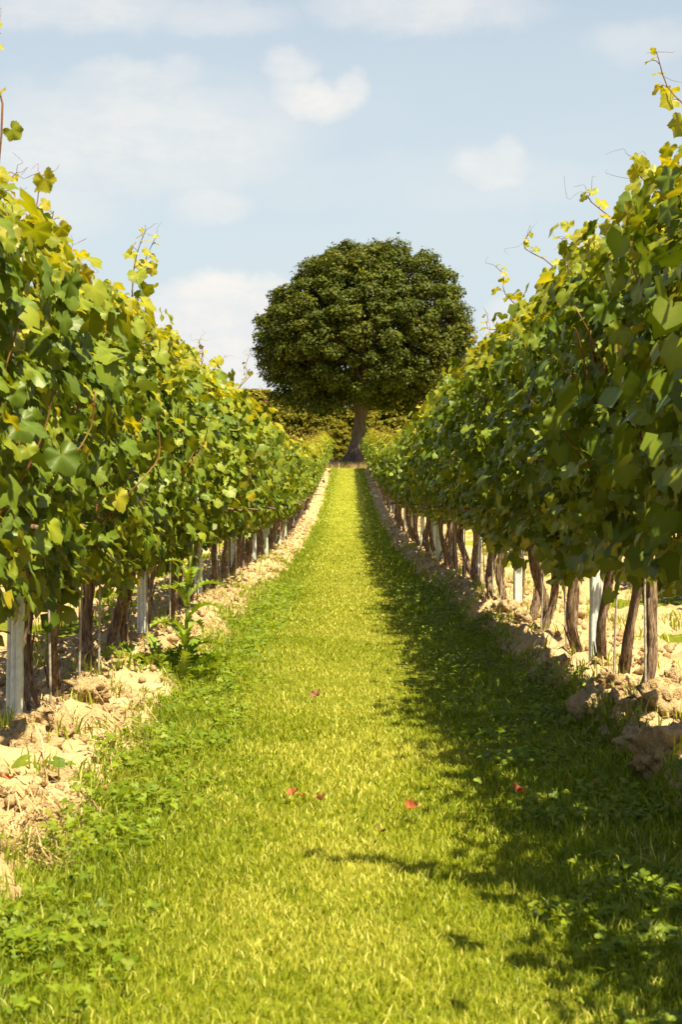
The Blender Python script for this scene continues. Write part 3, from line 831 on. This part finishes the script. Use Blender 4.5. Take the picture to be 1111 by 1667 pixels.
def clover():
    bt = Batch(); rng = np.random.default_rng(31)
    th = np.linspace(-2.3, 2.3, 7); lob = np.stack([.5*np.sin(th)*.9, .5+.5*np.cos(th), .10*np.abs(np.sin(th))], 1)
    V = []; F = []; 
    for a in (0, 2.1, 4.19):
        c, s = math.cos(a), math.sin(a); Rm = np.array([[c, -s, 0], [s, c, 0], [0, 0, 1]]); o = len(V)
        V += [np.zeros(3)] + list(lob@Rm.T); F += [(o, o+k+1, o+k) for k in range(1, 7)]
    LV, LF = np.array(V), np.array(F)
    n = 80000
    y = 2.7+15*rng.random(n)**1.7; s = np.where(rng.random(n) < .45, -1, 1); x = s*rng.uniform(.34, 1.06, n)
    e = np.abs(x)-grass_edge(x, y)
    p = ss(e, .12, .0)*ss(np.abs(x), .36, .66)*(.10+.9*ss(fbm(x*3.0, y*2.2, 111, 4), .42, .58))*.6
    k = rng.random(n) < p; x, y = x[k], y[k]; n = len(x)
    S_ = rng.uniform(.006, .0145, n)*(1+.03*y); h = rng.uniform(.018, .062, n)*np.clip(.6+1.2*(fbm(x*5, y*5, 113, 2)-.3), .4, 1.3)
    P = np.stack([x, y, gz(x, y)+h], 1)
    R = frames(np.stack([rng.normal(0, .4, n), rng.normal(-.15, .4, n), np.ones(n)], 1), rng.normal(0, 1, (n, 3)))
    V, F = stamp(LV, LF, R, P, S_); r = rng.random(n)
    bt.add(V, F, rnd=np.repeat(r, len(LV)), young=np.repeat((rng.random(n) < .15)*1.0, len(LV)), vein=np.tile((np.linalg.norm(LV, axis=1) < .01)*1.0, n))
    o = link('clover', bt.mesh('clover', [CLOVER])); tag(o, 'low clover and broad weeds along both edges of the grass path', 'clover', kind='stuff')
clover()

def straw():
    bt = Batch(); rng = np.random.default_rng(41); n = 15000
    y = 4.2+14*rng.random(n)**1.8; s = np.where(rng.random(n) < .68, -1, 1); x = s*rng.uniform(.70, 1.3, n)
    k = ss(fbm(x*3, y*3, 121, 3), .42, .6) > rng.random(n); x, y = x[k], y[k]; n = len(x)
    a = rng.uniform(0, 6.28, n); L = rng.uniform(.03, .12, n); dx, dy = np.cos(a)*L, np.sin(a)*L; wd = .0014*(1+.05*y)
    z0 = gz(x, y)+rng.uniform(.0, .02, n); z1 = gz(x+dx, y+dy)+rng.uniform(.004, .05, n)
    px_, py_ = -np.sin(a)*wd, np.cos(a)*wd
    V = np.stack([np.stack([x-px_, y-py_, z0], 1), np.stack([x+px_, y+py_, z0+.001], 1), np.stack([x+dx+px_, y+dy+py_, z1], 1), np.stack([x+dx-px_, y+dy-py_, z1+.001], 1)], 1).reshape(-1, 3)
    o = (np.arange(n)*4)[:, None]; F = np.concatenate([o+[0, 1, 2], o+[0, 2, 3]])
    bt.add(V, F, rnd=np.repeat(rng.random(n), 4))
    ob = link('straw', bt.mesh('straw', [STRAW])); tag(ob, 'dry straw and mown grass strewn on the bare strips', 'straw', kind='stuff')
straw()


# ------------------------------------------------------------------ thistle, weeds, fallen leaves, twigs
def thistle_leaf(seed, n=9):
    """lobed and toothed, arching"""
    rng = np.random.default_rng(seed); V = []; F = []
    for k in range(2*n+1):
        f = k/(2*n); wdt = .17*math.sin(math.pi*min(f*.93+.07, 1))**.7*(1.0 if k % 2 else .42)*rng.uniform(.85, 1.15)+.008
        back = .05 if k % 2 else 0
        zc = .28*math.sin(f*2.2)-.30*f*f
        V += [(-wdt, f+back, zc+wdt*.5+rng.normal(0, .012)), (0, f, zc), (wdt, f+back, zc+wdt*.5+rng.normal(0, .012))]
    for k in range(2*n):
        a = 3*k; F += [(a, a+1, a+4), (a, a+4, a+3), (a+1, a+2, a+5), (a+1, a+5, a+4)]
    V = np.array(V); ve = np.tile([0, 1.0, 0], 2*n+1)
    return mk_mesh('thistle_leaf', V, np.array(F), [THISTLE], {'rnd': np.full(len(V), rng.random()), 'young': np.zeros(len(V)), 'vein': ve})
TL = [thistle_leaf(k) for k in range(4)]
def thistle(px, py, depth, height, label, n_low, stalk=True, seed=0):
    rng = np.random.default_rng(seed); x = (px-VPX)*depth/F_PX
    root = link('thistle', None, loc=(x, depth, float(gz(x, depth)))); tag(root, label, 'weed', 'thistle weeds at the left row')
    if stalk:
        p = spline([(0, 0, -.02), (.006, 0, height*.35), (.02, .0, height*.7), (.03, 0, height)], 12)
        bt = Batch(); V, F = tube(p, np.linspace(.012, .006, 12), 7); bt.add(V, F, rnd=.4, young=.5, vein=0)
        for k in range(3):
            q = p[7+k]; a = rng.uniform(0, 6.28); V, F = tube(spline([q, q+np.array([math.cos(a)*.05, math.sin(a)*.05, .06]), q+np.array([math.cos(a)*.08, math.sin(a)*.08, .15])], 6), .003, 5); bt.add(V, F, rnd=.5, young=.7, vein=0)
        link('stem', bt.mesh('stem', [THISTLE]), root)
        for k in range(15):
            f = .12+.8*k/15; q = p[int(f*11)]; a = k*2.4+rng.normal(0, .3); sz = (.30-.14*f)*rng.uniform(.8, 1.2)
            o = link('leaf', TL[k % 4], root, loc=q); o.rotation_euler = (rng.uniform(.1, .6), 0, a); o.scale = (sz, sz, sz)
    for k in range(n_low):
        a = rng.uniform(0, 6.28); sz = rng.uniform(.10, .23); r = rng.uniform(0, .2)
        o = link('leaf', TL[k % 4], root, loc=(math.cos(a)*r, math.sin(a)*r, .01)); o.rotation_euler = (rng.uniform(.3, 1.2), rng.normal(0, .25), a-1.57); o.scale = (sz, sz, sz)
thistle(300, 1100, 8.45, .62, 'tall spiky green thistle leaning before the left row trunks', 34, True, 3)
thistle(262, 1100, 8.6, .2, 'low spreading thistle rosette at the foot of the tall thistle', 24, False, 4)
thistle(330, 1085, 8.9, .2, 'small thistle rosette on the grass edge behind the tall thistle', 8, False, 5)

def dock(px, py, label, n, sz, seed):
    x, y = on_ground(px, py); rng = np.random.default_rng(seed)
    root = link('broad_leaved_weed', None, loc=(x, y, float(gz(x, y)))); tag(root, label, 'weed', 'broad leaved weeds')
    for k in range(n):
        V, F, ve = NEAR_SHAPES[k % 8]; a = rng.uniform(0, 6.28); s = sz*rng.uniform(.7, 1.1)
        st = Batch(); e = np.array([math.cos(a)*s*.7, math.sin(a)*s*.7, s*rng.uniform(.5, 1.3)])
        st.add(*tube(spline([(0, 0, -.01), e*[.4, .4, .8], e], 6), .0018, 4), rnd=.5, young=.5, vein=0)
        stem_o = link('stem', st.mesh('stem', [CLOVER]), root)
        m = np.eye(4); m[:3, :3] = frames(np.array([[e[0]*4, e[1]*4-.3, .8]]), np.array([[math.cos(a), math.sin(a), -.3]]))[0]*s; m[:3, 3] = e
        link('leaf', LEAF_MESH[0.0][k % 8], root, mat=Matrix(m.tolist()))
dock(68, 1308, 'single upright broad green leaf against the cracked clod', 2, .075, 1)
dock(100, 1290, 'tiny pale weed beside the cracked clod on the left strip', 4, .04, 2)
dock(1010, 1420, 'leafy weed in the shade at the right edge of the grass', 9, .04, 3)
dock(1075, 1545, 'broad weed in the lower right corner of the grass', 10, .04, 4)
dock(150, 1520, 'broad weed in the lower left part of the grass', 9, .03, 5)
dock(885, 1500, 'small light green weed standing in the sunlit patch at lower right', 6, .03, 6)

def fallen(px, py, kind, size, label, seed, bits=1):
    rng = np.random.default_rng(seed); x, y = on_ground(px, py)
    V, F, ve = grape_leaf(rng); V = V.copy(); V[:, 2] += 1.3*V[:, 0]**2*rng.uniform(.6, 1.6)+.8*V[:, 1]**2+.12*np.sin(V[:, 0]*9)*np.cos(V[:, 1]*7)
    me = mk_mesh('fallen_leaf', V, F, [DEADLEAF[kind]]); me2 = me
    o = link('fallen_leaf', me2, loc=(x, y, float(gz(x, y))+.036)); o.rotation_euler = (rng.normal(.25, .3), rng.normal(0, .35), rng.uniform(0, 6.28)); o.scale = (size*.75, size*.6, size*.75)
    tag(o, label, 'leaf', 'fallen leaves on the grass')
for k, a in enumerate([(515, 1146, 1, .075, 'curled dark brown dead leaf lying mid path'), (478, 1308, 0, .06, 'reddish dead leaf left of centre on the sunlit grass'), (490, 1312, 0, .04, 'small red leaf scrap right beside the reddish leaf'),
                       (520, 1318, 2, .055, 'pale orange dead leaf at the centre of the grass'), (668, 1333, 0, .06, 'bright orange-red dead leaf right of centre on the grass'), (680, 1330, 2, .04, 'small orange leaf touching the bright orange-red one'),
                       (845, 1308, 0, .065, 'orange-red dead leaf at the edge of the shade'), (925, 1290, 0, .05, 'dark red dead leaf in the shade at right'), (975, 1292, 2, .05, 'dull orange dead leaf in the shade near the right clods'),
                       (8, 1320, 0, .06, 'red dead leaf on the straw at the left edge'), (170, 1305, 2, .035, 'tiny orange leaf where the left grass meets soil'), (620, 1370, 1, .05, 'brown dead leaf in the shadow streak on the grass')]):
    fallen(*a, 50+k)
def twig(px0, py0, px1, py1, lift, label, r=.004):
    x0, y0 = on_ground(px0, py0); x1, y1 = on_ground(px1, py1); y1 = max(y1, y0-.3)
    a = np.array([x0, y0, float(gz(x0, y0))+.012]); b = np.array([x1, y0+.12, float(gz(x0, y0))+lift])
    o0 = a.copy(); p = spline([a-o0, (a+b)/2-o0+np.array([.01, 0, .008]), b-o0], 8); bt = Batch(); bt.add(*tube(p, np.linspace(r, r*.6, 8), 6))
    kk = p[4]; bt.add(*tube(np.array([kk, kk+[.015, .01, .012]]), [r*.6, r*.3], 5))
    o = link('twig', bt.mesh('twig', [TWIG]), loc=o0); tag(o, label, 'twig', 'bleached twigs')
twig(70, 1285, 104, 1228, .13, 'pale bare twig leaning up on the left clods', .0035)
twig(5, 1385, 55, 1350, .05, 'thick bleached stick lying at the left edge of the soil', .006)
twig(10, 1350, 30, 1325, .03, 'short bleached stick above the thick one at left edge', .004)


# ------------------------------------------------------------------ trees
def diamond_leaf():
    V = np.array([[0, -.5, 0], [.32, .05, .06], [0, .62, -.05], [-.32, .05, .06], [0, .05, -.02]]); F = np.array([[0, 1, 4], [1, 2, 4], [2, 3, 4], [3, 0, 4]])
    return V, F
DV, DF = diamond_leaf()
DV2 = DV[:4]; DF2 = np.array([[0, 1, 2], [0, 2, 3]])

def crown(clumps, radii, per, size, rng, center, matl, young_p=.08):
    """leaf clumps: clumps (N,3), radii (N,)"""
    bt = Batch(); N = len(clumps); n = (per*(radii/radii.mean())**2).astype(int); idx = np.repeat(np.arange(N), n); m = len(idx)
    d = norm(rng.normal(0, 1, (m, 3))); flip = (d[:, 2] < 0) & (rng.random(m) < .45); d[flip, 2] *= -1
    rr = radii[idx]*np.where(rng.random(m) < .75, rng.uniform(.78, 1.1, m)+(rng.random(m) < .05)*.15, rng.uniform(.2, .8, m))
    lump = 1+.5*(fbm(d[:, 0]*2.5+idx*1.7, d[:, 1]*2.5+d[:, 2]*2.1+idx, 5, 3)-.5)*2
    P = clumps[idx] + d*(rr*lump)[:, None]*np.array([1, 1, .72])
    nr = norm(d*.6 + norm(clumps[idx]-center)*.35 + np.array([0, 0, .45]) + rng.normal(0, .5, (m, 3)))
    R = frames(nr, rng.normal(0, 1, (m, 3))+[0, 0, -.5])
    S_ = size*rng.uniform(.65, 1.35, m); V, F = stamp(DV2, DF2, R, P, S_)
    rnd = np.clip(rng.random(m)*.5+rng.random(N)[idx]*.5, 0, 1)
    bt.add(V, F, rnd=np.repeat(rnd, 4), young=np.repeat((rng.random(m) < young_p)*1.0, 4), vein=0)
    return bt.mesh('crown', [matl])

TREE_Y = 92.0; TREE_X = .62; TREE_G = float(prof(TREE_Y)); SCL = F_PX/TREE_Y
def oak():
    rng = np.random.default_rng(5)
    hh = lambda zy: CAM_H-TREE_G + (HORIZ-(380+zy/2.645))/SCL
    xx = lambda zx: ((380+zx/2.645)-VPX)/SCL - TREE_X
    Lf = [(52, 620), (80, 420), (130, 320), (180, 252), (230, 235), (300, 120), (400, 66), (500, 72), (600, 105), (690, 150), (725, 215), (765, 400)]
    Rt = [(52, 640), (75, 760), (110, 860), (150, 930), (230, 985), (300, 1025), (400, 1042), (500, 1050), (600, 1005), (690, 920), (735, 820), (765, 640)]
    hs_ = np.array([hh(a) for a, b in Lf][::-1]); Ls = np.array([xx(b) for a, b in Lf][::-1]); hr = np.array([hh(a) for a, b in Rt][::-1]); Rs = np.array([xx(b) for a, b in Rt][::-1])
    def ext(h, az):
        l = -np.interp(h, hs_, Ls); r = np.interp(h, hr, Rs); c = np.cos(az)
        return np.where(c > 0, r, l)*np.abs(c)**1.0*np.abs(c) + (1-c*c)*.5*(l+r)*.95
    root = link('oak_tree', None, loc=(TREE_X, TREE_Y, TREE_G)); tag(root, 'broad round dark green oak standing alone at the end of the path', 'tree')
    pts, rad = [], []
    hmin, hmax = hs_[0]+.15, hs_[-1]
    # shells: outer skin densely, inner loosely
    tries = 0
    while len(pts) < 330 and tries < 60000:
        tries += 1
        h = rng.uniform(hmin, hmax); az = rng.uniform(0, 2*math.pi); r = rng.uniform(.50, .95)
        outer = rng.random() < .7
        u = rng.uniform(.90, 1.0) if outer else rng.uniform(.35, .9)
        R_ = rng.uniform(.42, 1.0)
        e = float(ext(np.array(h), az)); q = max(e-R_*.85, .05)*u
        hq = min(h, hmax-R_*.62)
        p = np.array([q*math.cos(az), q*math.sin(az), max(hq, hmin+.25)-(.0 if hq > hmin+1.2 else rng.uniform(-.7, .3))])
        if any((np.linalg.norm((p-o)*[1, 1, 1.25]) < .72*(R_+b)*.95) for o, b in zip(pts, rad)): continue
        pts.append(p); rad.append(R_)
    pts = np.array(pts); rad = np.array(rad)
    print('oak clumps', len(pts))
    link('crown', crown(pts, rad, 560, .15, rng, np.array([0, 0, 5.0]), OAKLEAF), root)
    tp = spline([(-.22, 0, -.3), (-.10, 0, .5), (.02, 0, 1.6), (.08, 0, 2.6), (.12, 0, 3.6)], 16)
    tr = np.interp(tp[:, 2], [-.3, .1, .6, 1.3, 2.4, 3.6], [.95, .78, .52, .38, .32, .28])
    bt = Batch(); bt.add(*tube(tp, tr, 22, .20, 3, .15))
    for a in np.linspace(0, 6.28, 8)[:-1]:      # root buttresses
        c, s = math.cos(a+.3), math.sin(a+.3); bt.add(*tube(spline([(-.05+c*.25, s*.25, 1.0), (-.12+c*.5, s*.5, .45), (-.2+c*.85, s*.85, .02), (-.2+c*1.1, s*1.1, -.2)], 8), np.linspace(.16, .2, 8), 8, .2, 4))
    link('trunk', bt.mesh('trunk', [OAKBARK]), root)
    top = tp[-1]
    heads = [(-2.6, -.8, 6.4), (-1.0, 1.5, 8.0), (.6, -1.6, 8.6), (1.6, .8, 8.2), (3.2, -.9, 6.6), (-3.4, 1.0, 5.2), (3.9, 1.2, 5.4), (-.6, -2.6, 6.6), (.4, 2.6, 6.6)]
    groups = [[] for _ in heads]
    for k, p in enumerate(pts): groups[int(np.argmin([np.linalg.norm(p-np.array(h)) for h in heads]))].append(k)
    for hd, gr in zip(heads, groups):
        hd = np.array(hd); st = tp[rng.integers(10, 16)]
        path = spline([st-[0, 0, .2], st+(hd-st)*[.25, .25, .45]+rng.normal(0, .15, 3), st+(hd-st)*.7+rng.normal(0, .25, 3), hd], 12)
        lb = Batch(); lb.add(*tube(path, np.linspace(.24, .09, 12), 9, .15, 7)); lo = link('limb', lb.mesh('limb', [OAKBARK]), root)
        bb = Batch()
        for k in gr:
            q = path[rng.integers(5, 12)]; e = pts[k]
            bb.add(*tube(spline([q, q+(e-q)*.5+rng.normal(0, .25, 3)+[0, 0, .15], e], 7), np.linspace(.075, .022, 7), 5))
        if gr: link('branches', bb.mesh('branches', [OAKBARK]), lo)['kind'] = 'stuff'
oak()

def bush_meshes(seed, wid, hei, per, size):
    rng = np.random.default_rng(seed); pts, rad = [], []
    for _ in range(1500):
        h = rng.uniform(.1, 1)*hei; e = wid*math.sqrt(max(1-((h/hei-.38)/.68)**2, .03)); az = rng.uniform(0, 6.28); R_ = rng.uniform(.24, .46); q = max(e-R_*.7, .05)*rng.uniform(.6, 1)
        p = np.array([q*math.cos(az), q*math.sin(az), min(h, hei-R_*.6)])
        if any(np.linalg.norm(p-o) < .6*(R_+b) for o, b in zip(pts, rad)): continue
        pts.append(p); rad.append(R_)
        if len(pts) > 110: break
    pts, rad = np.array(pts), np.array(rad); cm = crown(pts, rad, per, size, rng, np.array([0, 0, hei*.4]), BUSHLEAF, .12)
    bt = Batch()
    for k in range(0, len(pts), 2):
        b = np.array([rng.normal(0, .2), rng.normal(0, .2), -.1]); bt.add(*tube(spline([b, b*.5+pts[k]*[.4, .4, .55], pts[k]], 8), np.linspace(.06, .012, 8), 5))
    return cm, bt.mesh('stems', [OAKBARK])
BUSHES = [bush_meshes(700, 1.6, 3.1, 170, .17), bush_meshes(701, 1.3, 3.3, 170, .15), bush_meshes(702, 1.9, 2.8, 170, .18)]
def bush(px, top_py, depth, k, rot, label, wscale=1.0):
    x = (px-VPX)*depth/F_PX; gnd = float(prof(depth)); h = CAM_H+(HORIZ-top_py)*depth/F_PX-gnd
    root = link('bush', None, loc=(x, depth, gnd)); tag(root, label, 'bush', 'bushes behind the oak')
    base = (3.1, 3.3, 2.8)[k]; s = h/base
    for nm, m in (('foliage', BUSHES[k][0]), ('stem', BUSHES[k][1])):
        o = link(nm, m, root); o.scale = (s*wscale, s*wscale, s); o.rotation_euler = (0, 0, rot)
for a in [(392, 636, 112, 2, 0.3, 'olive bush left of the oak, half behind the left row', 1.2), (428, 641, 111, 0, 1.3, 'tall olive bush under the oak at its left edge', 1.15), (462, 648, 112, 1, 2.3, 'second olive bush from the left under the oak', 1.15),
          (494, 664, 110, 2, 4.0, 'rounded olive bush midway between left row and oak trunk', 1.0), (527, 651, 107, 1, .9, 'pale leaved bush just left of the oak trunk', .85), (551, 686, 105, 0, 5.2, 'small dark bush at the foot of the oak trunk', .8),
          (566, 664, 108, 2, 2.2, 'olive bush showing directly behind the oak trunk', 1.0), (618, 648, 110, 0, 2.9, 'dark green bush just right of the oak trunk', 1.1), (650, 644, 112, 1, .2, 'dark bush at right under the oak crown', 1.15), (686, 641, 111, 2, 1.9, 'olive bush under the right side of the oak crown', 1.1),
          (722, 636, 112, 0, 3.9, 'bush right of the oak, behind the right row', 1.2), (352, 646, 114, 1, 3.0, 'bush far left of the oak, hidden behind the left row', 1.2), (765, 636, 114, 2, 5.0, 'bush far right of the oak, hidden behind the right row', 1.2)]:
    bush(*a)

def dry_grass():
    bt = Batch(); rng = np.random.default_rng(61); n = 9000
    x = rng.uniform(-4, 4, n); y = rng.uniform(88.0, 95, n); z = prof(y); h = rng.uniform(.15, .55, n)*np.where(np.abs(x) < .9, .75, 1.15); wd = .012
    a = rng.uniform(0, 6.28, n); l = rng.normal(0, .15, (n, 2))
    V = np.stack([np.stack([x-np.cos(a)*wd, y-np.sin(a)*wd, z-.02], 1), np.stack([x+np.cos(a)*wd, y+np.sin(a)*wd, z-.02], 1), np.stack([x+l[:, 0], y+l[:, 1], z+h], 1)], 1).reshape(-1, 3)
    bt.add(V, (np.arange(n)*3)[:, None]+[0, 1, 2], rnd=np.repeat(rng.random(n)*.8, 3))
    o = link('dry_grass', bt.mesh('dry_grass', [STRAW])); tag(o, 'tall dry brown grass round the foot of the oak', 'grass', kind='stuff')
dry_grass()
print('leaf objects', n_leaf_objects)
